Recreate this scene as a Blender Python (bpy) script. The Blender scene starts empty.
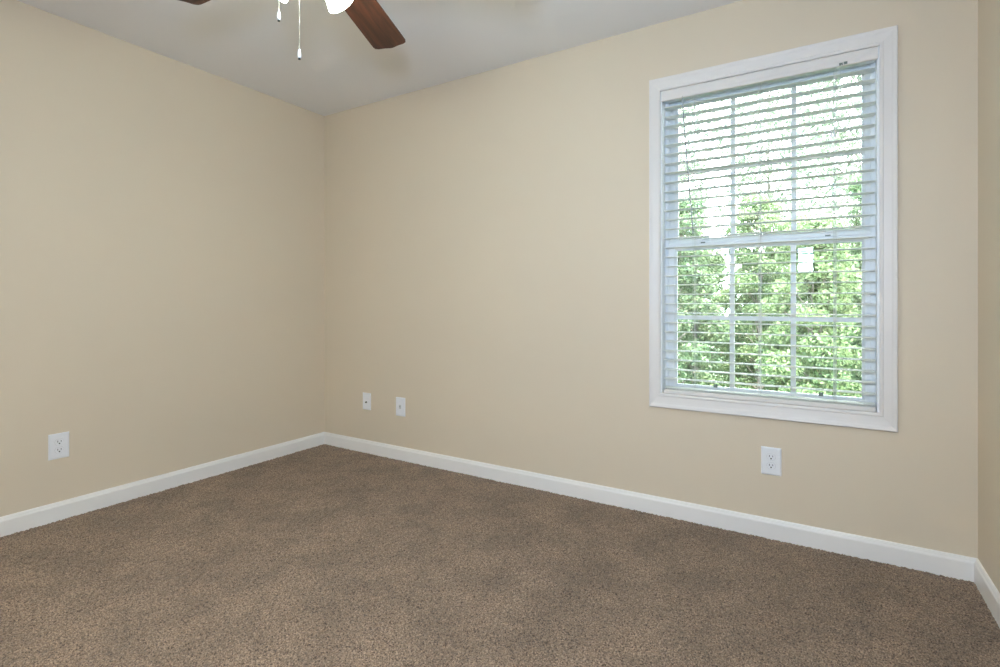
import bpy, bmesh, math, random
import numpy as np
from mathutils import Vector, Matrix

C = bpy.context.scene.collection
scene = bpy.context.scene
PI = math.pi

# ------------------------------------------------------------------ camera, world, light, exposure
CAM = Vector((3.137, -2.610, 1.0543))
cd = bpy.data.cameras.new('camera'); cam = bpy.data.objects.new('camera', cd); C.objects.link(cam)
cd.sensor_width = 36.0; cd.lens = 518.0 * 36.0 / 1000.0
cd.shift_y = -0.0315; cd.clip_start = 0.02; cd.clip_end = 400
cam.location = CAM; cam.rotation_euler = (PI / 2, 0, math.atan2(.5227, .8525))
scene.camera = cam

w = bpy.data.worlds.new('sky'); scene.world = w; w.use_nodes = True
bg = w.node_tree.nodes['Background']
bg.inputs['Color'].default_value = (0.86, 0.95, 1.0, 1)
bg.inputs['Strength'].default_value = 24.0

sl = bpy.data.lights.new('sun', 'SUN'); sl.energy = 30.0; sl.angle = math.radians(1.5); sl.color = (1, .95, .84)
so = bpy.data.objects.new('sun', sl); C.objects.link(so)
so.rotation_euler = Vector((-0.45, 0.62, -1.0)).to_track_quat('-Z', 'Y').to_euler()

FAN = (1.853, -1.592)
BULB_W = 6.0
BULB_COL = (.63, .71, .63)
SHADE_E = 54.0
HALL_FILL_W = 150.0  # strength of the fill lamps added in the unseen hallway
HALL_FILL_COL = (1.10, 1.09, .96)
FLASH_E = 370.0
FLASH_COL = (.46, .67, 1.0)

vs = scene.view_settings
vs.view_transform = 'Standard'; vs.look = 'None'; vs.gamma = 1.0; vs.use_curve_mapping = False
vs.exposure = -0.01
scene.display_settings.display_device = 'sRGB'
try:
    scene.cycles.max_bounces = 14; scene.cycles.diffuse_bounces = 8
    scene.cycles.transparent_max_bounces = 24; scene.cycles.transmission_bounces = 8
    scene.cycles.use_denoising = True
    scene.cycles.sample_clamp_indirect = 4
    scene.cycles.caustics_reflective = False; scene.cycles.caustics_refractive = False
except Exception:
    pass

# ------------------------------------------------------------------ materials
def srgb(r, g, b):
    f = lambda c: (c / 255 / 12.92) if c / 255 <= .04045 else ((c / 255 + .055) / 1.055) ** 2.4
    return (f(r), f(g), f(b), 1)

def mat(name, col, rough=.5, metal=0.0, bump=None, spec=None, var=None, coat=None):
    """var = (scale, amount): a gentle uneven tone; bump = (scale, strength, distance)"""
    m = bpy.data.materials.new(name); m.use_nodes = True
    nt = m.node_tree; b = nt.nodes['Principled BSDF']
    b.inputs['Base Color'].default_value = col
    b.inputs['Roughness'].default_value = rough; b.inputs['Metallic'].default_value = metal
    if spec is not None: b.inputs['Specular IOR Level'].default_value = spec
    if coat: b.inputs['Coat Weight'].default_value = coat; b.inputs['Coat Roughness'].default_value = .2
    geo = nt.nodes.new('ShaderNodeNewGeometry')
    if bump:
        n = nt.nodes.new('ShaderNodeTexNoise'); n.inputs['Scale'].default_value = bump[0]; n.inputs['Detail'].default_value = 3
        bp = nt.nodes.new('ShaderNodeBump'); bp.inputs['Strength'].default_value = bump[1]; bp.inputs['Distance'].default_value = bump[2]
        nt.links.new(geo.outputs['Position'], n.inputs['Vector'])
        nt.links.new(n.outputs['Fac'], bp.inputs['Height']); nt.links.new(bp.outputs['Normal'], b.inputs['Normal'])
    if var:
        n = nt.nodes.new('ShaderNodeTexNoise'); n.inputs['Scale'].default_value = var[0]; n.inputs['Detail'].default_value = 4
        mr = nt.nodes.new('ShaderNodeMapRange'); mr.inputs['To Min'].default_value = 1 - var[1]; mr.inputs['To Max'].default_value = 1 + var[1]
        mr.inputs['From Min'].default_value = .3; mr.inputs['From Max'].default_value = .7
        mx = nt.nodes.new('ShaderNodeVectorMath'); mx.operation = 'SCALE'; mx.inputs[0].default_value = col[:3]
        nt.links.new(geo.outputs['Position'], n.inputs['Vector']); nt.links.new(n.outputs['Fac'], mr.inputs['Value'])
        nt.links.new(mr.outputs['Result'], mx.inputs['Scale']); nt.links.new(mx.outputs['Vector'], b.inputs['Base Color'])
    return m

M_wall = mat('beige_eggshell_paint', (.688, .598, .468, 1), .52, bump=(140, .12, .002), spec=.35, var=(1.3, .012))
M_ceil = mat('ceiling_paint', (.835, .838, .852, 1), .85, bump=(90, .1, .002), spec=.2, var=(1.1, .01))
M_trim = mat('white_semigloss_trim', (.775, .738, .705, 1), .42, bump=(30, .04, .002), var=(5, .01))
M_base = mat('white_baseboard_paint', (.89, .872, .845, 1), .32, bump=(30, .04, .002), var=(5, .01))
M_vinyl = mat('white_window_vinyl', (.86, .88, .90, 1), .38, var=(4, .01))
M_blind = mat('white_blind_vinyl', (.93, .93, .93, 1), .42, bump=(60, .05, .001))
M_plate = mat('white_plate_plastic', (.86, .87, .89, 1), .28, var=(40, .01))
M_dark = mat('dark_slot', (.03, .028, .026, 1), .6, var=(50, .05))
M_cord = mat('white_cord', (.72, .73, .72, 1), .7, bump=(400, .3, .001))
M_white_metal = mat('white_fan_enamel', (.80, .79, .77, 1), .3, var=(10, .01))
M_brass = mat('steel_chain', (.50, .48, .45, 1), .35, 1.0, bump=(200, .1, .001))
M_rubber = mat('grey_rubber', (.16, .19, .17, 1), .7, var=(60, .05))
M_tube = mat('hall_plaster', (.68, .62, .52, 1), .8, bump=(60, .1, .002))
M_sid = mat('exterior_siding', (.6, .6, .58, 1), .7, bump=(9, .1, .01))

# blinds let some daylight through
nt = M_blind.node_tree; b = nt.nodes['Principled BSDF']
tr = nt.nodes.new('ShaderNodeBsdfTranslucent'); tr.inputs['Color'].default_value = (.97, .99, .96, 1)
mx = nt.nodes.new('ShaderNodeMixShader'); mx.inputs['Fac'].default_value = .5
nt.links.new(b.outputs[0], mx.inputs[1]); nt.links.new(tr.outputs[0], mx.inputs[2])
nt.links.new(mx.outputs[0], nt.nodes['Material Output'].inputs['Surface'])

def glass_material():
    m = bpy.data.materials.new('window_glass'); m.use_nodes = True; nt = m.node_tree
    nt.nodes.remove(nt.nodes['Principled BSDF'])
    t = nt.nodes.new('ShaderNodeBsdfTransparent'); t.inputs['Color'].default_value = (.95, .98, .965, 1)
    g = nt.nodes.new('ShaderNodeBsdfGlossy'); g.inputs['Roughness'].default_value = .01
    f = nt.nodes.new('ShaderNodeFresnel'); f.inputs['IOR'].default_value = 1.5
    n = nt.nodes.new('ShaderNodeTexNoise'); n.inputs['Scale'].default_value = 3
    bp = nt.nodes.new('ShaderNodeBump'); bp.inputs['Strength'].default_value = .02; bp.inputs['Distance'].default_value = .002
    nt.links.new(n.outputs['Fac'], bp.inputs['Height']); nt.links.new(bp.outputs['Normal'], g.inputs['Normal'])
    x = nt.nodes.new('ShaderNodeMixShader')
    nt.links.new(f.outputs[0], x.inputs[0]); nt.links.new(t.outputs[0], x.inputs[1]); nt.links.new(g.outputs[0], x.inputs[2])
    nt.links.new(x.outputs[0], nt.nodes['Material Output'].inputs['Surface'])
    return m
M_glass = glass_material()

def carpet_material():
    m = bpy.data.materials.new('brown_cut_pile_carpet'); m.use_nodes = True; nt = m.node_tree
    b = nt.nodes['Principled BSDF']; b.inputs['Roughness'].default_value = .95; b.inputs['Specular IOR Level'].default_value = .1
    b.inputs['Sheen Weight'].default_value = .25; b.inputs['Sheen Roughness'].default_value = .6
    b.inputs['Sheen Tint'].default_value = (.9, .8, .7, 1)
    geo = nt.nodes.new('ShaderNodeNewGeometry')
    def noise(sc, det, rough=.5):
        n = nt.nodes.new('ShaderNodeTexNoise'); n.inputs['Scale'].default_value = sc; n.inputs['Detail'].default_value = det
        n.inputs['Roughness'].default_value = rough
        nt.links.new(geo.outputs['Position'], n.inputs['Vector']); return n
    fl = noise(210, 3, .65)
    ramp = nt.nodes.new('ShaderNodeValToRGB'); e = ramp.color_ramp.elements
    e[0].position = .37; e[0].color = (.026, .014, .008, 1)
    e[1].position = .68; e[1].color = (.385, .280, .196, 1)
    mid = e.new(.5); mid.color = (.180, .122, .080, 1)
    nt.links.new(fl.outputs['Fac'], ramp.inputs[0])
    # brushed patches of pile
    pa = noise(4.4, 7, .70)
    mr = nt.nodes.new('ShaderNodeMapRange'); mr.inputs['From Min'].default_value = .40; mr.inputs['From Max'].default_value = .60
    mr.inputs['To Min'].default_value = .83; mr.inputs['To Max'].default_value = 1.21
    nt.links.new(pa.outputs['Fac'], mr.inputs['Value'])
    sc_ = nt.nodes.new('ShaderNodeVectorMath'); sc_.operation = 'SCALE'
    nt.links.new(ramp.outputs['Color'], sc_.inputs[0]); nt.links.new(mr.outputs['Result'], sc_.inputs['Scale'])
    nt.links.new(sc_.outputs['Vector'], b.inputs['Base Color'])
    f2 = noise(420, 2)
    bp = nt.nodes.new('ShaderNodeBump'); bp.inputs['Strength'].default_value = .6; bp.inputs['Distance'].default_value = .004
    nt.links.new(f2.outputs['Fac'], bp.inputs['Height']); nt.links.new(bp.outputs['Normal'], b.inputs['Normal'])
    return m
M_carpet = carpet_material()

def wood_material():
    m = bpy.data.materials.new('dark_cherry_wood'); m.use_nodes = True; nt = m.node_tree
    b = nt.nodes['Principled BSDF']; b.inputs['Roughness'].default_value = .5
    tc = nt.nodes.new('ShaderNodeTexCoord'); mp = nt.nodes.new('ShaderNodeMapping')
    mp.inputs['Scale'].default_value = (2.2, 26, 26)
    n = nt.nodes.new('ShaderNodeTexNoise'); n.inputs['Scale'].default_value = 1.6; n.inputs['Detail'].default_value = 8; n.inputs['Distortion'].default_value = .6
    r = nt.nodes.new('ShaderNodeValToRGB'); e = r.color_ramp.elements
    e[0].position = .36; e[0].color = (.027, .008, .004, 1); e[1].position = .66; e[1].color = (.095, .028, .012, 1)
    nt.links.new(tc.outputs['Object'], mp.inputs['Vector']); nt.links.new(mp.outputs[0], n.inputs['Vector'])
    nt.links.new(n.outputs['Fac'], r.inputs[0]); nt.links.new(r.outputs['Color'], b.inputs['Base Color'])
    return m
M_wood = wood_material()

def shade_material():
    m = bpy.data.materials.new('frosted_lamp_glass'); m.use_nodes = True; nt = m.node_tree
    b = nt.nodes['Principled BSDF']; b.inputs['Base Color'].default_value = (.95, .94, .92, 1); b.inputs['Roughness'].default_value = .35
    b.inputs['Emission Color'].default_value = (*BULB_COL, 1); b.inputs['Emission Strength'].default_value = SHADE_E
    n = nt.nodes.new('ShaderNodeTexNoise'); n.inputs['Scale'].default_value = 30
    bp = nt.nodes.new('ShaderNodeBump'); bp.inputs['Strength'].default_value = .1; bp.inputs['Distance'].default_value = .002
    nt.links.new(n.outputs['Fac'], bp.inputs['Height']); nt.links.new(bp.outputs['Normal'], b.inputs['Normal'])
    t = nt.nodes.new('ShaderNodeBsdfTransparent'); x = nt.nodes.new('ShaderNodeMixShader'); x.inputs[0].default_value = .4
    nt.links.new(b.outputs[0], x.inputs[1]); nt.links.new(t.outputs[0], x.inputs[2]); nt.links.new(x.outputs[0], nt.nodes['Material Output'].inputs['Surface'])
    return m
M_shade = shade_material()
def emit_material(name, col, s):
    m = bpy.data.materials.new(name); m.use_nodes = True
    b = m.node_tree.nodes['Principled BSDF']; b.inputs['Emission Color'].default_value = col; b.inputs['Emission Strength'].default_value = s
    return m
M_bulb = emit_material('lit_bulb', (*BULB_COL, 1), SHADE_E)
M_flash = emit_material('lit_flash_diffuser', (*FLASH_COL, 1), FLASH_E)
M_black = mat('black_plastic', (.02, .02, .022, 1), .45, var=(40, .05))

def leaf_material(name, c1, c2, trans=.45, scale=1.4):
    m = bpy.data.materials.new(name); m.use_nodes = True; nt = m.node_tree
    b = nt.nodes['Principled BSDF']; b.inputs['Roughness'].default_value = .5
    geo = nt.nodes.new('ShaderNodeNewGeometry')
    n = nt.nodes.new('ShaderNodeTexNoise'); n.inputs['Scale'].default_value = scale; n.inputs['Detail'].default_value = 4
    add = nt.nodes.new('ShaderNodeMath'); add.operation = 'MULTIPLY_ADD'; add.inputs[1].default_value = .6
    sub = nt.nodes.new('ShaderNodeMath'); sub.operation = 'MULTIPLY_ADD'; sub.inputs[1].default_value = .9; sub.inputs[2].default_value = -.25
    nt.links.new(geo.outputs['Position'], n.inputs['Vector'])
    nt.links.new(n.outputs['Fac'], sub.inputs[0])
    nt.links.new(geo.outputs['Random Per Island'], add.inputs[0]); nt.links.new(sub.outputs[0], add.inputs[2])
    r = nt.nodes.new('ShaderNodeValToRGB'); e = r.color_ramp.elements
    e[0].position = .12; e[0].color = c1; e[1].position = .88; e[1].color = c2
    nt.links.new(add.outputs[0], r.inputs[0]); nt.links.new(r.outputs['Color'], b.inputs['Base Color'])
    t = nt.nodes.new('ShaderNodeBsdfTranslucent'); nt.links.new(r.outputs['Color'], t.inputs['Color'])
    x = nt.nodes.new('ShaderNodeMixShader'); x.inputs[0].default_value = trans
    nt.links.new(b.outputs[0], x.inputs[1]); nt.links.new(t.outputs[0], x.inputs[2])
    nt.links.new(x.outputs[0], nt.nodes['Material Output'].inputs['Surface'])
    return m
M_leafA = leaf_material('fresh_shrub_leaves', (.044, .092, .040, 1), (.175, .225, .105, 1))
M_leafB = leaf_material('mid_green_leaves', (.040, .082, .043, 1), (.155, .205, .105, 1))
M_leafC = leaf_material('haze_pale_tree_leaves', (.085, .115, .09, 1), (.23, .26, .19, 1))  # haze over the far trees put into the leaf colour as paler tones
M_bark = mat('bark', (.12, .11, .095, 1), .9, bump=(14, .8, .02), var=(6, .2))
M_grass = mat('lawn', (.06, .10, .035, 1), .9, bump=(30, .8, .03), var=(3, .3))

# ------------------------------------------------------------------ mesh helpers
def link(name, bm, m, parent=None, smooth=False, bevel=None):
    me = bpy.data.meshes.new(name)
    bmesh.ops.recalc_face_normals(bm, faces=bm.faces[:])
    bm.to_mesh(me); bm.free()
    if m is not None: me.materials.append(m)
    o = bpy.data.objects.new(name, me); C.objects.link(o)
    if smooth:
        for p in me.polygons: p.use_smooth = True
    if bevel:
        md = o.modifiers.new('bevel', 'BEVEL'); md.width = bevel; md.segments = 2; md.limit_method = 'ANGLE'
    if parent: o.parent = parent
    return o

def box(bm, x0, x1, y0, y1, z0, z1):
    v = [bm.verts.new(p) for p in ((x0,y0,z0),(x1,y0,z0),(x1,y1,z0),(x0,y1,z0),(x0,y0,z1),(x1,y0,z1),(x1,y1,z1),(x0,y1,z1))]
    for f in ((0,3,2,1),(4,5,6,7),(0,1,5,4),(1,2,6,5),(2,3,7,6),(3,0,4,7)): bm.faces.new([v[i] for i in f])

def tube(bm, p, q, r, n=10, r2=None):
    p = Vector(p); q = Vector(q); d = (q - p).normalized()
    a = d.orthogonal().normalized(); c = d.cross(a); r2 = r if r2 is None else r2
    A = [bm.verts.new(p + (a * math.cos(2*PI*i/n) + c * math.sin(2*PI*i/n)) * r) for i in range(n)]
    B = [bm.verts.new(q + (a * math.cos(2*PI*i/n) + c * math.sin(2*PI*i/n)) * r2) for i in range(n)]
    for i in range(n): bm.faces.new((A[i], A[(i+1)%n], B[(i+1)%n], B[i]))
    bm.faces.new(A[::-1]); bm.faces.new(B)

def lathe(bm, prof, n=32, mtx=None, close=False):
    """prof: (radius, z) rows; a zero radius closes to a point"""
    rings = []
    for r, z in prof:
        if r < 1e-6: rings.append([bm.verts.new((0, 0, z))])
        else: rings.append([bm.verts.new((r*math.cos(2*PI*i/n), r*math.sin(2*PI*i/n), z)) for i in range(n)])
    for a, b_ in zip(rings, rings[1:]):
        for i in range(n):
            j = (i+1) % n
            if len(a) == 1 and len(b_) == 1: continue
            if len(a) == 1: bm.faces.new((a[0], b_[i], b_[j]))
            elif len(b_) == 1: bm.faces.new((a[i], a[j], b_[0]))
            else: bm.faces.new((a[i], a[j], b_[j], b_[i]))
    if mtx is not None:
        bmesh.ops.transform(bm, matrix=mtx, verts=[v for r in rings for v in r])

def ball(bm, c, r, n=10, sx=1, sy=1, sz=1):
    res = bmesh.ops.create_uvsphere(bm, u_segments=n, v_segments=max(6, n//2+1), radius=r)
    bmesh.ops.transform(bm, matrix=Matrix.Translation(c) @ Matrix.Diagonal((sx, sy, sz, 1)), verts=res['verts'])

def frame_sweep(bm, inner, outer, prof):
    """mitred rectangular frame in the wall plane. prof: (f, y) with f=0 inner edge .. 1 outer edge"""
    ix0, ix1, iz0, iz1 = inner; ox0, ox1, oz0, oz1 = outer
    loops = []
    for f, y in prof:
        x0 = ix0+(ox0-ix0)*f; x1 = ix1+(ox1-ix1)*f; z0 = iz0+(oz0-iz0)*f; z1 = iz1+(oz1-iz1)*f
        loops.append([bm.verts.new(p) for p in ((x0,y,z0),(x1,y,z0),(x1,y,z1),(x0,y,z1))])
    for k in range(len(loops)):
        a = loops[k]; b_ = loops[(k+1) % len(loops)]
        for i in range(4):
            j = (i+1) % 4; bm.faces.new((a[i], a[j], b_[j], b_[i]))

def empty(name, loc, label=None, cat=None, group=None, rz=0):
    o = bpy.data.objects.new(name, None); C.objects.link(o); o.location = loc; o.rotation_euler.z = rz
    o.empty_display_size = .05
    tag(o, label, cat, group); return o
def tag(o, label=None, cat=None, group=None, kind=None):
    if label: o['label'] = label
    if cat: o['category'] = cat
    if group: o['group'] = group
    if kind: o['kind'] = kind
    return o
def struct(name, bm, m, parent=None, **k):
    o = link(name, bm, m, parent, **k)
    if parent is None: o['kind'] = 'structure'
    return o

# ------------------------------------------------------------------ room shell
RX = 3.653; RY = -3.42; H = 2.44; T = .14
# window opening
OX0, OX1, OZ0, OZ1 = 2.470, 3.354, .603, 2.101
# unseen door opening in the rear wall, widened to spread the fill light evenly
DX0, DX1, DZ1 = 1.25, 3.53, 2.12

def floor_mesh():
    step = .0048
    nx = int(RX/step)+1; ny = int(-RY/step)+1
    rng = np.random.default_rng(4)
    X, Y = np.meshgrid(np.linspace(0, RX, nx), np.linspace(RY, 0, ny))
    jx = rng.uniform(-.45, .45, X.shape)*step; jy = rng.uniform(-.45, .45, X.shape)*step
    jx[:, 0] = jx[:, -1] = 0; jy[0] = jy[-1] = 0
    Z = rng.uniform(-.0046, .0014, X.shape)
    # small clumps of tufts and softer brushed swells
    def up(n, m, amp):
        g = rng.uniform(-1, 1, (n+2, m+2))
        yy = np.linspace(0, n, X.shape[0]); xx = np.linspace(0, m, X.shape[1])
        yi = yy.astype(int); xi = xx.astype(int); fy = (yy-yi)[:, None]; fx = (xx-xi)[None]
        fy = fy*fy*(3-2*fy); fx = fx*fx*(3-2*fx)
        return amp*((g[yi][:, xi]*(1-fx)+g[yi][:, xi+1]*fx)*(1-fy)+(g[yi+1][:, xi]*(1-fx)+g[yi+1][:, xi+1]*fx)*fy)
    Z += up(260, 280, .0009) + up(60, 64, .0006)
    co = np.stack([X+jx, Y+jy, Z], -1).reshape(-1, 3).astype(np.float32)
    idx = np.arange(nx*ny).reshape(ny, nx)
    q = np.stack([idx[:-1, :-1], idx[:-1, 1:], idx[1:, 1:], idx[1:, :-1]], -1).reshape(-1, 4)
    me = bpy.data.meshes.new('floor')
    me.vertices.add(len(co)); me.vertices.foreach_set('co', co.ravel())
    me.loops.add(q.size); me.loops.foreach_set('vertex_index', q.ravel().astype(np.int32))
    me.polygons.add(len(q)); me.polygons.foreach_set('loop_start', np.arange(0, q.size, 4, dtype=np.int32))
    me.update(calc_edges=True)
    me.materials.append(M_carpet)
    o = bpy.data.objects.new('floor', me); C.objects.link(o); o['kind'] = 'structure'
floor_mesh()

bm = bmesh.new(); box(bm, -T, RX+T, RY-T, T, H, H+.2); struct('ceiling', bm, M_ceil)
bm = bmesh.new(); box(bm, -T, 0, RY-T, T, -.2, H); struct('wall_left', bm, M_wall)
bm = bmesh.new(); box(bm, RX, RX+T, RY-T, T, -.2, H); struct('wall_right', bm, M_wall)
bm = bmesh.new()
box(bm, 0, OX0, 0, T, -.2, H); box(bm, OX1, RX, 0, T, -.2, H)
box(bm, OX0, OX1, 0, T, -.2, OZ0); box(bm, OX0, OX1, 0, T, OZ1, H)
struct('wall_back', bm, M_wall)
bm = bmesh.new()
box(bm, 0, DX0, RY-T, RY, -.2, H); box(bm, DX1, RX, RY-T, RY, -.2, H); box(bm, DX0, DX1, RY-T, RY, DZ1, H)
struct('wall_front', bm, M_wall)
# unseen hallway past the doorway, added to carry fill light into the room
HY = RY-T-1.6
bm = bmesh.new(); box(bm, .9, RX+1.2, HY, RY-T, -.2, -.002); struct('floor_hallway', bm, M_carpet)
bm = bmesh.new(); box(bm, .9, RX+1.2, HY, RY-T, H, H+.2); struct('ceiling_hallway', bm, M_ceil)
bm = bmesh.new(); box(bm, .9, RX+1.2, HY-T, HY, -.2, H); struct('wall_hallway', bm, M_ceil)
bm = bmesh.new(); box(bm, .76, .9, HY-T, RY-T, -.2, H); struct('wall_hallway_left', bm, M_ceil)
bm = bmesh.new(); box(bm, RX+1.2, RX+1.34, HY-T, RY-T, -.2, H); struct('wall_hallway_right', bm, M_ceil)
bm = bmesh.new(); box(bm, RX+T, RX+1.34, RY-T, RY, -.2, H); struct('wall_hallway_front', bm, M_ceil)

# baseboards: a profile with a rounded, stepped top
BP = [(0, -.01), (.0135, -.01), (.0135, .066), (.0120, .071), (.0095, .074), (.0085, .079), (.0055, .085), (0, .0865)]
def baseboard(name, p, q, n, ends=(0, 0)):
    """from p to q along the wall; n = direction into the room; ends = mitre at each end"""
    bm = bmesh.new(); p = Vector(p); q = Vector(q); n = Vector(n); d = (q-p).normalized(); R = []
    for base, e in ((p, ends[0]), (q, ends[1])):
        s = 1 if base is p else -1
        R.append([bm.verts.new(base + n*a + d*(s*e*a) + Vector((0, 0, z))) for a, z in BP])
    k = len(BP)
    for i in range(k): bm.faces.new((R[0][i], R[0][(i+1)%k], R[1][(i+1)%k], R[1][i]))
    bm.faces.new(R[0]); bm.faces.new(R[1][::-1])
    return struct(name, bm, M_base)
baseboard('baseboard_left', (0, RY, 0), (0, 0, 0), (1, 0, 0), (1, 1))
baseboard('baseboard_back', (0, 0, 0), (RX, 0, 0), (0, -1, 0), (1, 1))
baseboard('baseboard_right', (RX, 0, 0), (RX, RY, 0), (-1, 0, 0), (1, 1))
baseboard('baseboard_front', (DX0-.06, RY, 0), (0, RY, 0), (0, 1, 0), (0, 1))

# door casing of the doorway behind the photographer
bm = bmesh.new()
box(bm, DX0-.06, DX0, RY, RY+.018, 0, DZ1+.06); box(bm, DX1, DX1+.06, RY, RY+.018, 0, DZ1+.06); box(bm, DX0, DX1, RY, RY+.018, DZ1, DZ1+.06)
box(bm, DX0, DX0+.018, RY-T, RY, 0, DZ1); box(bm, DX1-.018, DX1, RY-T, RY, 0, DZ1); box(bm, DX0+.018, DX1-.018, RY-T, RY, DZ1-.018, DZ1)
struct('trim_1', bm, M_trim)

# ------------------------------------------------------------------ window
win = bpy.data.objects.new('window_1', None); C.objects.link(win); win.location = (0, 0, 0); win['kind'] = 'structure'
# casing: bead, shallow cove, raised outer band
bm = bmesh.new()
prof = [(0, .004), (0, -.009), (.10, -.0115), (.18, -.0115), (.22, -.0085), (.55, -.0115), (.70, -.0135), (.80, -.0165), (.95, -.0185), (1, -.016), (1, 0.0)]
frame_sweep(bm, (OX0+.002, OX1-.002, OZ0, OZ1-.002), (2.4197, 3.4105, .5335, 2.1605), prof)
link('window_casing', bm, M_trim, win)
# jamb liner
bm = bmesh.new()
jd0, jd1 = .002, .150
box(bm, OX0, OX0+.010, jd0, jd1, OZ0, OZ1); box(bm, OX1-.010, OX1, jd0, jd1, OZ0, OZ1)
box(bm, OX0+.010, OX1-.010, jd0, .064, OZ0-.008, OZ0-.001); box(bm, OX0+.010, OX1-.010, .064, jd1, OZ0-.008, OZ0+.006); box(bm, OX0+.010, OX1-.010, jd0, jd1, OZ1-.008, OZ1)
link('window_frame', bm, M_vinyl, win)
# vinyl tracks of the frame
bm = bmesh.new()
for s, xa in ((1, OX0+.010), (-1, OX1-.010)):
    for y0, y1, wd in ((.064, .070, .016), (.101, .106, .016), (.138, .150, .020)):
        x = sorted((xa, xa+s*wd)); box(bm, x[0], x[1], y0, y1, OZ0+.006, OZ1-.008)
box(bm, OX0+.010, OX1-.010, .064, .070, OZ1-.030, OZ1-.008)
box(bm, OX0+.010, OX1-.010, .101, .150, OZ1-.040, OZ1-.008)
link('window_track', bm, M_vinyl, win, bevel=.0012)

def sash(name, x0, x1, z0, z1, gx0, gx1, gz0, gz1, y0, y1):
    """a sash with bevelled glazing stops, its pane and its grid"""
    bm = bmesh.new()
    gy = (y0+y1)/2
    pr = [(0, gy-.003), (0, gy-.007), (.22, y0+.002), (.26, y0), (1, y0), (1, y1), (.26, y1), (0, gy+.006)]
    frame_sweep(bm, (gx0, gx1, gz0, gz1), (x0, x1, z0, z1), pr)
    s = link(name, bm, M_vinyl, win)
    bm = bmesh.new(); box(bm, gx0-.003, gx1+.003, gy-.0012, gy+.0012, gz0-.003, gz1+.003)
    link('pane', bm, M_glass, s)
    bm = bmesh.new(); h = .0105
    for i in (1, 2):
        x = gx0+(gx1-gx0)*i/3; box(bm, x-h, x+h, gy-.006, gy-.0016, gz0, gz1)
        box(bm, x-h, x+h, gy+.0016, gy+.006, gz0, gz1)
    z = (gz0+gz1)/2
    for ya, yb in ((gy-.0055, gy-.0016), (gy+.0016, gy+.0055)):
        for i in range(3):
            a = gx0+(gx1-gx0)*i/3+(h if i else 0); b_ = gx0+(gx1-gx0)*(i+1)/3-(h if i < 2 else 0)
            box(bm, a, b_, ya, yb, z-h, z+h)
    link('muntin_grid', bm, M_vinyl, s)
    return s
low = sash('lower_sash', OX0+.017, OX1-.017, OZ0+.006, 1.352, 2.534, 3.298, .644, 1.311, .071, .100)
upp = sash('upper_sash', OX0+.014, OX1-.014, 1.335, OZ1-.014, 2.532, 3.300, 1.374, 2.042, .108, .137)
# lip of the meeting rail, cam latches, and small dark stops on the lower rail
bm = bmesh.new(); box(bm, OX0+.03, OX1-.03, .064, .071, 1.340, 1.352); link('meeting_rail_lip', bm, M_vinyl, low, bevel=.001)
for x in (2.66, 3.175):
    bm = bmesh.new(); box(bm, x-.022, x+.022, .074, .098, 1.352, 1.358); tube(bm, (x, .084, 1.358), (x, .084, 1.366), .009, 14)
    box(bm, x-.004, x+.024, .070, .080, 1.360, 1.366)
    link('sash_latch', bm, M_vinyl, low, bevel=.001)
    bm = bmesh.new(); box(bm, x-.010, x+.010, .0632, .0645, 1.342, 1.3475); link('latch_slot', bm, M_rubber, low)
for x in (2.715, 3.150):
    bm = bmesh.new(); box(bm, x-.009, x+.009, .072, .080, .640, .656); link('sash_stop', bm, M_rubber, low, bevel=.001)

# ------------------------------------------------------------------ blind
BX0, BX1 = 2.487, 3.340
blind = empty('window_blind', (2.914, .026, 2.045), 'white horizontal slat blind lowered with its slats open inside the white window casing', 'blind')
def bl(name, bm, m, parent=blind, **k):
    bmesh.ops.translate(bm, vec=-Vector(blind.location), verts=bm.verts)
    return link(name, bm, m, parent, **k)
# valance, slightly crowned, with returned ends
bm = bmesh.new()
vp = [(-.0045, 2.046), (-.0075, 2.049), (-.0085, 2.058), (-.0075, 2.066), (-.0085, 2.076), (-.0080, 2.088), (-.0050, 2.0965), (.0005, 2.0985), (.0010, 2.0985), (.0010, 2.046)]
R = [[bm.verts.new((x, y, z)) for y, z in vp] for x in (OX0+.007, OX1-.008)]
for i in range(len(vp)): j = (i+1) % len(vp); bm.faces.new((R[0][i], R[0][j], R[1][j], R[1][i]))
bm.faces.new(R[0]); bm.faces.new(R[1][::-1])
bl('valance', bm, M_trim)
bm = bmesh.new(); box(bm, BX0-.004, BX1+.002, .003, .052, 2.054, 2.092); bl('headrail', bm, M_vinyl, bevel=.002)
# slats: shallow crowned, with routed ends
def slat_section(z):
    n = 6; top = []; bot = []
    for i in range(n+1):
        u = -1+2*i/n; y = .026+u*.0245; c = .0022*(1-u*u)
        top.append((y, z+c+.0013)); bot.append((y, z+c-.0013))
    return top+bot[::-1]
bm = bmesh.new(); random.seed(3)
for k in range(-10, 21):
    z = 1.0915+.0462*k if k > -10 else .6325; dx = random.uniform(-.0012, .0012)
    s = slat_section(z+random.uniform(-.0004, .0004))
    R = [[bm.verts.new((x, y, zz)) for y, zz in s] for x in (BX0+.001+dx, BX1-.001+dx)]
    for i in range(len(s)): j = (i+1) % len(s); bm.faces.new((R[0][i], R[0][j], R[1][j], R[1][i]))
    bm.faces.new(R[0]); bm.faces.new(R[1][::-1])
bl('slats', bm, M_blind)
bm = bmesh.new(); box(bm, BX0, BX1, .001, .051, .6035, .6225); bl('bottom_rail', bm, M_trim, bevel=.002)
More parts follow.
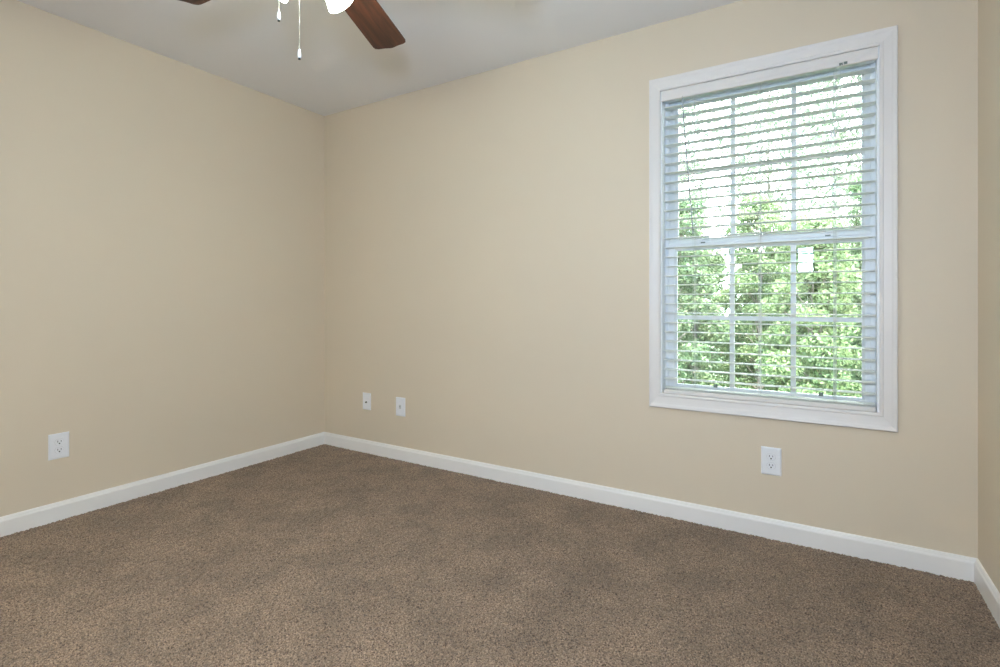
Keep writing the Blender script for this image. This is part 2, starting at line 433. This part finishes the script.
for x in (2.630, 2.914, 3.200):
    bm = bmesh.new()
    for y in (-.0006, .0526): tube(bm, (x-.004, y, .628), (x-.004, y, 2.056), .0007, 6); tube(bm, (x+.004, y, .628), (x+.004, y, 2.056), .0007, 6)
    for k in range(-9, 21): tube(bm, (x-.004, -.0006, 1.0885+.0462*k), (x-.004, .0526, 1.0885+.0462*k), .0005, 5)
    bl('ladder_cord', bm, M_cord)
    bm = bmesh.new(); tube(bm, (x, .026, .618), (x, .026, 2.056), .0008, 6); bl('lift_cord', bm, M_cord)
# tilt wand
bm = bmesh.new()
wp = [(2.579, -.0135, 2.040), (2.584, -.0140, 1.96), (2.598, -.0150, 1.78), (2.615, -.0150, 1.56), (2.629, -.0145, 1.385)]
for a, b_ in zip(wp, wp[1:]): tube(bm, a, b_, .0036, 6)
ball(bm, wp[-1], .0052, 8)
wd = bl('tilt_wand', bm, mat('backlit_grey_wand', (.42, .45, .46, 1), .3, var=(30, .03)), smooth=True)  # grey colour stands for the white wand seen against the light
bm = bmesh.new(); tube(bm, (2.579, -.0135, 2.036), (2.579, -.0115, 2.052), .0016, 8); bl('wand_hook', bm, M_brass)
# cord lock plate under the valance, two pull cords
bm = bmesh.new(); box(bm, 3.214, 3.227, -.0100, -.0084, 2.047, 2.058); box(bm, 3.230, 3.243, -.0100, -.0084, 2.049, 2.060)
bl('cord_lock', bm, M_rubber, bevel=.0006)
for x, xe in ((3.206, 3.186), (3.222, 3.197)):
    bm = bmesh.new(); pts = [(x, -.012, 2.050), (x*.7+xe*.3, -.0125, 1.96), (x*.3+xe*.7, -.012, 1.85), (xe, -.0125, 1.775)]
    for a, b_ in zip(pts, pts[1:]): tube(bm, a, b_, .0008, 6)
    bl('pull_cord', bm, M_cord)
    bm = bmesh.new(); lathe(bm, [(0, .012), (.0022, .011), (.0045, -.010), (.0048, -.016), (0, -.018)], 12, Matrix.Translation((pts[-1][0], pts[-1][1], pts[-1][2]-.01)))
    bl('cord_tassel', bm, M_vinyl, smooth=True)

# ------------------------------------------------------------------ wall plates (built facing -y at the origin)
def plate_body(bm, w_, h_, d=.006):
    a, b_ = w_/2, h_/2
    L = []
    for k, (ins, y) in enumerate(((0, 0), (0, -.0025), (.0035, -d+.0008), (.006, -d))):
        L.append([bm.verts.new(p) for p in ((-a+ins, y, -b_+ins), (a-ins, y, -b_+ins), (a-ins, y, b_-ins), (-a+ins, y, b_-ins))])
    for p, q in zip(L, L[1:]):
        for i in range(4): bm.faces.new((p[i], p[(i+1)%4], q[(i+1)%4], q[i]))
    bm.faces.new(L[-1]); bm.faces.new(L[0][::-1])
def screw(parent, x, z, y=-.006):
    bm = bmesh.new(); tube(bm, (x, y, z), (x, y-.0012, z), .0032, 14); s = link('screw', bm, M_plate, parent)
    return s
M_gap = mat('receptacle_gap', (.50, .51, .52, 1), .6, var=(60, .03))
def duplex(loc, rz, label):
    o = empty('electrical_outlet', loc, label, 'outlet', 'duplex outlets', rz)
    bm = bmesh.new(); plate_body(bm, .081, .123); link('cover_plate', bm, M_plate, o)
    for s in (1, -1):
        cz = s*.0195; bm = bmesh.new(); n = 28; F = []
        for y in (-.0055, -.0082):
            ring = []
            for i in range(n):
                t = 2*PI*i/n; x = .0172*math.cos(t); z = .0172*math.sin(t)
                z = max(-.0138, min(.0138, z)); ring.append(bm.verts.new((x, y, cz+z)))
            F.append(ring)
        for i in range(n): bm.faces.new((F[0][i], F[0][(i+1)%n], F[1][(i+1)%n], F[1][i]))
        bm.faces.new(F[1])
        r = link('receptacle', bm, M_plate, o)
        bm = bmesh.new(); rim = [(.0180*math.cos(2*PI*i/n), max(-.0146, min(.0146, .0180*math.sin(2*PI*i/n)))) for i in range(n)]
        A = [bm.verts.new((x, -.0056, cz+z)) for x, z in rim]; B = [bm.verts.new((x, -.0063, cz+z)) for x, z in rim]
        for i in range(n): bm.faces.new((A[i], A[(i+1)%n], B[(i+1)%n], B[i]))
        bm.faces.new(B); link('receptacle_gap', bm, M_gap, r)
        bm = bmesh.new()
        box(bm, -.0078, -.0052, -.0086, -.0080, cz-.0006, cz+.0082); box(bm, .0052, .0078, -.0086, -.0080, cz+.0004, cz+.0076)
        tube(bm, (0, -.0080, cz-.0068), (0, -.0086, cz-.0068), .0033, 14)
        link('socket_slots', bm, M_dark, r)
    screw(o, 0, 0)
    return o
duplex((0, -1.587, .357), PI/2, 'white duplex outlet on the left wall above the baseboard')
duplex((2.960, 0, .343), 0, 'white duplex outlet on the window wall, below the window')
o = empty('cable_jack', (.442, 0, .3585), 'white wall plate with one dark round cable jack, nearest the room corner', 'wall plate')
bm = bmesh.new(); plate_body(bm, .078, .118); link('cover_plate', bm, M_plate, o)
bm = bmesh.new(); tube(bm, (0, -.006, -.006), (0, -.0075, -.006), .0075, 6); tube(bm, (0, -.0075, -.006), (0, -.014, -.006), .0048, 16)
cx = link('cable_connector', bm, mat('dull_jack_metal', (.22, .21, .19, 1), .4, .8, var=(80, .05)), o)
bm = bmesh.new(); tube(bm, (0, -.0139, -.006), (0, -.0143, -.006), .0036, 14); link('connector_hole', bm, M_dark, cx)
screw(o, 0, .044); screw(o, 0, -.044)
o = empty('phone_jack', (.757, 0, .353), 'white wall plate with a small pale phone jack, second plate from the room corner', 'wall plate')
bm = bmesh.new(); plate_body(bm, .082, .125); link('cover_plate', bm, M_plate, o)
bm = bmesh.new(); box(bm, -.0095, .0095, -.0085, -.0058, -.013, .014); jk = link('jack_insert', bm, mat('pale_grey_insert', (.62, .63, .62, 1), .4, var=(60, .02)), o, bevel=.001)
bm = bmesh.new(); box(bm, -.005, .005, -.0089, -.0083, -.002, .006); link('jack_opening', bm, mat('jack_grey', (.42, .43, .42, 1), .5, var=(60, .03)), jk)
screw(o, 0, .044); screw(o, 0, -.044)

# ------------------------------------------------------------------ ceiling fan
fan = empty('ceiling_fan', (FAN[0], FAN[1], H), 'white ceiling fan with dark wood blades, lit lamps and two pull chains', 'ceiling fan')
ZB = -.308    # blade height below the ceiling
bm = bmesh.new(); lathe(bm, [(0, 0), (.072, 0), (.075, -.012), (.062, -.045), (.03, -.062), (0, -.062)]); link('ceiling_canopy', bm, M_white_metal, fan, smooth=True)
bm = bmesh.new(); tube(bm, (0, 0, -.055), (0, 0, -.15), .0125, 20); link('downrod', bm, M_white_metal, fan, smooth=True)
bm = bmesh.new(); lathe(bm, [(0, -.135), (.035, -.137), (.055, -.150), (.100, -.170), (.118, -.195), (.120, -.250), (.108, -.275), (.085, -.292), (0, -.294)], 40); link('motor_housing', bm, M_white_metal, fan, smooth=True)
bm = bmesh.new(); lathe(bm, [(0, -.290), (.052, -.292), (.058, -.305), (.058, -.345), (.046, -.365), (.060, -.372), (.066, -.385), (.058, -.405), (.030, -.420), (.010, -.424), (0, -.430)], 36); link('light_fitter', bm, M_white_metal, fan, smooth=True)
def blade_mesh():
    """blade along +x, flat with rounded corners and a shallow pointed tip"""
    bm = bmesh.new()
    out = [(.165, -.052), (.20, -.058), (.36, -.064), (.60, -.070), (.640, -.0705), (.652, -.067), (.660, -.055), (.664, -.030), (.672, -.004),
           (.672, .004), (.664, .030), (.660, .055), (.652, .067), (.640, .0705), (.60, .070), (.36, .064), (.20, .058), (.165, .052), (.156, .04), (.154, 0), (.156, -.04)]
    t = .0032
    out = [(x*.984, y) for x, y in out]
    A = [bm.verts.new((x, y, t)) for x, y in out]; B = [bm.verts.new((x, y, -t)) for x, y in out]; n = len(out)
    bm.faces.new(A); bm.faces.new(B[::-1])
    for i in range(n): bm.faces.new((A[i], A[(i+1)%n], B[(i+1)%n], B[i]))
    return bm
b0 = None
for k in range(5):
    a = math.radians(112.3+72*k)
    if b0 is None:
        b0 = link('blade', blade_mesh(), M_wood, fan, bevel=.0012)
        bm = bmesh.new(); bx = [(.085, .014), (.13, .018), (.165, .034), (.215, .040), (.235, .020), (.240, 0)]
        pts = [(x, y) for x, y in bx]+[(x, -y) for x, y in bx[::-1][1:]]
        A = [bm.verts.new((x, y, -.0034)) for x, y in pts]; B = [bm.verts.new((x, y, -.0075)) for x, y in pts]
        bm.faces.new(A); bm.faces.new(B[::-1])
        for i in range(len(pts)): j = (i+1) % len(pts); bm.faces.new((A[i], A[j], B[j], B[i]))
        i0 = link('blade_iron', bm, M_white_metal, b0); bl_, ir = b0, i0
    else:
        bl_ = b0.copy(); C.objects.link(bl_); bl_.parent = fan
        ir = i0.copy(); C.objects.link(ir); ir.parent = bl_
    bl_.location = (0, 0, ZB); bl_.rotation_euler = (Matrix.Rotation(a, 3, 'Z') @ Matrix.Rotation(math.radians(-8), 3, 'X')).to_euler()
# lamp shades: flared frosted tulips leaning outwards
for k in range(4):
    az = math.radians(10+90*k); TL = math.radians(63)
    d = Vector((math.cos(az)*math.sin(TL), math.sin(az)*math.sin(TL), -math.cos(TL)))
    base = Vector((math.cos(az)*.046, math.sin(az)*.046, -.377))
    mt = Matrix.Translation(base) @ d.to_track_quat('Z', 'Y').to_matrix().to_4x4()
    bm = bmesh.new(); lathe(bm, [(0, -.01), (.020, -.008), (.024, .004), (.024, .026), (.019, .030), (0, .030)], 20, mt)
    hd = link('lamp_socket', bm, M_white_metal, fan, smooth=True)
    bm = bmesh.new()
    op = [(.020, .018), (.027, .028), (.032, .046), (.035, .066), (.039, .086), (.046, .104)]
    lathe(bm, op + [(r-.003, z) for r, z in op[::-1]] + [op[0]], 32, mt)
    sh = link('lamp_shade', bm, M_shade, fan, smooth=True)
    bm = bmesh.new(); lathe(bm, [(0, .026), (.010, .028), (.013, .038), (.019, .052), (.020, .064), (.015, .078), (0, .084)], 20, mt)
    bu = link('bulb', bm, M_bulb, sh, smooth=True)
    L = bpy.data.lights.new('bulb_light', 'POINT'); L.energy = BULB_W; L.color = BULB_COL; L.shadow_soft_size = .02
    lo = bpy.data.objects.new('bulb_light', L); C.objects.link(lo); lo.parent = fan; lo.location = base + d*.090
# pull chains
def chain(px, py, z0, z1):
    bm = bmesh.new(); z = z0; i = 0
    tube(bm, (px, py, z0), (px, py, z1), .0005, 6)
    while z > z1: ball(bm, (px, py, z), .0013, 6); z -= .0042
    c = link('pull_chain', bm, M_brass, fan, smooth=True)
    bm = bmesh.new(); lathe(bm, [(0, .012), (.002, .011), (.0035, .006), (.0048, -.004), (.0050, -.010), (.0042, -.014), (0, -.015)], 14, Matrix.Translation((px, py, z1-.010)))
    link('pull_knob', bm, M_plate, c, smooth=True)
    bm = bmesh.new(); lathe(bm, [(0, .0), (.0040, -.001), (.0036, -.005), (0, -.0065)], 12, Matrix.Translation((px, py, z1-.0245)))
    link('knob_tip', bm, M_dark, c, smooth=True)
chain(-.0655, -.060, -.355, -.532)
chain(-.012, -.030, -.355, -.645)

# ------------------------------------------------------------------ flash on its stand behind the camera, and the added fill lamps in the hallway
fl_ = empty('flash_stand', (3.12, -2.82, 0), 'lit photo flash on a black light stand behind the camera', 'photo flash', rz=math.atan2(.5227, .8525))
bm = bmesh.new(); tube(bm, (0, 0, .05), (0, 0, .80), .011, 14); tube(bm, (0, 0, .78), (0, 0, 1.30), .008, 14); link('stand_pole', bm, M_black, fl_)
for k in range(3):
    a = PI/2+2*PI*k/3; bm = bmesh.new(); tube(bm, (0, 0, .42), (.20*math.cos(a), .20*math.sin(a), .012), .006, 10); tube(bm, (0, 0, .20), (.12*math.cos(a), .12*math.sin(a), .175), .004, 8)
    link('stand_leg', bm, M_black, fl_)
bm = bmesh.new(); box(bm, -.035, .035, -.06, .02, 1.29, 1.40); box(bm, -.038, .038, -.05, .08, 1.40, 1.47); link('flash_body', bm, M_black, fl_, bevel=.004)
bm = bmesh.new(); frame_sweep(bm, (-.068, .068, 1.335, 1.545), (-.074, .074, 1.329, 1.551), [(0, .15), (1, .15), (1, .085), (0, .085)]); box(bm, -.070, .070, .080, .09, 1.333, 1.547); link('diffuser_box', bm, M_black, fl_)
bm = bmesh.new(); v = [bm.verts.new(p) for p in ((-.068, .146, 1.335), (.068, .146, 1.335), (.068, .146, 1.545), (-.068, .146, 1.545))]; bm.faces.new(v); link('diffuser_panel', bm, M_flash, fl_)
for lx in (2.3, 3.8):  # unseen uplights, added to give the room soft, even fill
    cl = empty('hall_fill_lamp', (lx, (HY+RY-T)/2, H), 'added white bowl fill lamp in the unseen hallway, lighting the ceiling above it', 'fill lamp', 'added hallway fill lamps')
    bm = bmesh.new(); lathe(bm, [(0, 0), (.06, 0), (.055, -.02), (0, -.025)], 28); tube(bm, (0, 0, -.02), (0, 0, -.42), .006, 10); link('fill_lamp_rod', bm, M_white_metal, cl, smooth=True)
    bm = bmesh.new(); lathe(bm, [(0, -.44), (.10, -.43), (.17, -.40), (.20, -.355), (.195, -.355), (.165, -.39), (.10, -.42), (0, -.43)], 36); link('fill_lamp_bowl', bm, M_white_metal, cl, smooth=True)
    L = bpy.data.lights.new('hall_fill_light', 'AREA'); L.shape = 'DISK'; L.size = .28; L.energy = HALL_FILL_W; L.color = HALL_FILL_COL
    lo = bpy.data.objects.new('hall_fill_light', L); C.objects.link(lo); lo.parent = cl; lo.location = (0, 0, -.36); lo.rotation_euler.x = PI

# ------------------------------------------------------------------ outdoors
bm = bmesh.new(); box(bm, -30, 30, T+.01, 60, -1.0, -.8); struct('ground', bm, M_grass)
def leaves_mesh(name, blobs, n, size, m, parent, seed, droop=.2):
    """leaf blades (four-vertex folded ellipses) spread through the shells of ellipsoid clumps"""
    rng = np.random.default_rng(seed)
    wts = np.array([b_[3]*b_[4] for b_ in blobs]); wts = wts/wts.sum()
    which = rng.choice(len(blobs), n, p=wts)
    B = np.array(blobs)[which]
    d = rng.normal(size=(n, 3)); d /= np.linalg.norm(d, axis=1)[:, None]
    rr = rng.uniform(.25, 1.05, n)**.5
    cen = B[:, :3] + d*rr[:, None]*np.stack([B[:, 3], B[:, 3], B[:, 4]], 1)
    a = rng.normal(size=(n, 3)); a[:, 2] -= droop; a /= np.linalg.norm(a, axis=1)[:, None]
    t = rng.normal(size=(n, 3)); s = np.cross(a, t); s /= np.linalg.norm(s, axis=1)[:, None]
    up = np.cross(s, a)
    L = size*rng.uniform(.6, 1.35, n)[:, None]; W = L*rng.uniform(.24, .36, n)[:, None]
    v = np.stack([cen-a*L*.5, cen-s*W*.9-a*L*.06+up*W*.25, cen+a*L*.5, cen+s*W*.9-a*L*.06+up*W*.25], 1)
    co = v.reshape(-1, 3).astype(np.float32)
    base = np.arange(n, dtype=np.int32)*4
    f = np.stack([base, base+1, base+2, base, base+2, base+3], 1).reshape(-1)
    me = bpy.data.meshes.new(name)
    me.vertices.add(len(co)); me.vertices.foreach_set('co', co.ravel())
    me.loops.add(len(f)); me.loops.foreach_set('vertex_index', f)
    me.polygons.add(len(f)//3); me.polygons.foreach_set('loop_start', np.arange(0, len(f), 3, dtype=np.int32))
    me.update(calc_edges=True); me.materials.append(m)
    o = bpy.data.objects.new(name, me); C.objects.link(o); o.parent = parent
    return o
def plant(name, x, y, h, rad, n, size, m, label, cat, group, seed, low=.06, blobs_n=26, sparse=1.0, conic=.0):
    r = random.Random(seed)
    o = empty(name, (x, y, -.8), label, cat, group)
    bl = []; bm = bmesh.new()
    tr_top = h*.8
    tube(bm, (0, 0, 0), (r.uniform(-.1, .1), r.uniform(-.1, .1), tr_top), .020*h**.5, 8, .008)
    for i in range(blobs_n):
        u = low+(1-low)*(i+.5)/blobs_n
        prof = (1-conic)*math.sqrt(max(.45 if u < .5 else .05, 1-(2*u-1.0)**2*.92)) + conic*(1.12-u)
        an = i*2.4+r.uniform(-.4, .4); rd = rad*prof*r.uniform(.45, .85)*sparse
        bx, by, bz = rd*math.cos(an), rd*math.sin(an), h*u
        br = rad*r.uniform(.24, .40)
        bl.append((bx, by, bz, br, br*r.uniform(.55, .9)))
        tube(bm, (0, 0, max(.05, min(tr_top, bz-h*.10))), (bx, by, bz), .007*h**.5, 5, .003)
    link('trunk', bm, M_bark, o)
    leaves_mesh('foliage', bl, n, size, m, o, seed)
    return o
# shrubs close behind the window, in two staggered rows
G1 = 'leafy shrubs close outside the window'
sh = [(.40, 3.3, 2.8, 'bright green leafy shrub outside, leftmost of the row nearest the window'),
      (1.78, 3.4, 3.0, 'bright green leafy shrub outside, nearest row, behind the left third of the window'),
      (3.10, 3.2, 2.6, 'bright green leafy shrub outside, nearest row, behind the right third of the window'),
      (4.45, 3.4, 2.9, 'bright green leafy shrub outside, rightmost of the row nearest the window'),
      (-.20, 5.2, 3.1, 'leafy shrub outside in the second row, leftmost'),
      (1.12, 5.0, 3.35, 'leafy shrub outside in the second row, its tip in the left of the upper sash'),
      (2.45, 5.2, 3.2, 'leafy shrub outside in the second row, its tip at the centre of the upper sash'),
      (3.78, 5.0, 3.3, 'leafy shrub outside in the second row, at the right edge of the window'),
      (5.15, 5.2, 3.1, 'leafy shrub outside in the second row, rightmost')]
for i, (x, y, h, lb) in enumerate(sh):
    plant('shrub', x, y, h, .56, 34000, .042, M_leafA if i % 2 == 0 else M_leafB, lb, 'shrub', G1, 20+i, conic=.35, blobs_n=44, low=.03)
G2 = 'shrubs in the back row'
for i, x in enumerate((-2.2, -.45, 1.3, 3.05, 4.8)):
    plant('shrub', x, 7.2, 2.55+.2*(i % 3), .70, 15000, .075, M_leafB, ['far left', 'left', 'middle', 'right', 'far right'][i]+' shrub of the back row outside, seen between the nearer shrubs', 'shrub', G2, 80+i, conic=.2, blobs_n=44, low=.03)
for i, x in enumerate((-1.35, .45, 2.2, 3.95, 5.7)):
    plant('shrub', x, 8.95, 2.75+.15*(i % 2), .60, 13000, .085, M_leafA, ['far left', 'left', 'middle', 'right', 'far right'][i]+' shrub of the farthest row outside, mostly behind the other shrubs', 'shrub', G2, 90+i, conic=.15, blobs_n=40, low=.03)
G3 = 'tall pale trees farther away'
bt_ = [(-5.2, 12.5, 10.0, 'tall pale airy tree far outside, leftmost behind the window'),
       (-.6, 12.0, 10.5, 'tall pale airy tree far outside, behind the left of the upper sash'),
       (4.1, 12.8, 10.2, 'tall pale airy tree far outside, behind the right of the upper sash'),
       (1.7, 17.5, 13.5, 'tall pale airy tree far outside, farthest back at the centre'),
       (8.8, 13.0, 10.5, 'tall pale airy tree far outside, rightmost behind the window')]
for i, (x, y, h, lb) in enumerate(bt_):
    plant('tall_tree', x, y, h, 1.75, 13000, .15, M_leafC, lb, 'tree', G3, 60+i, low=.10, blobs_n=90)
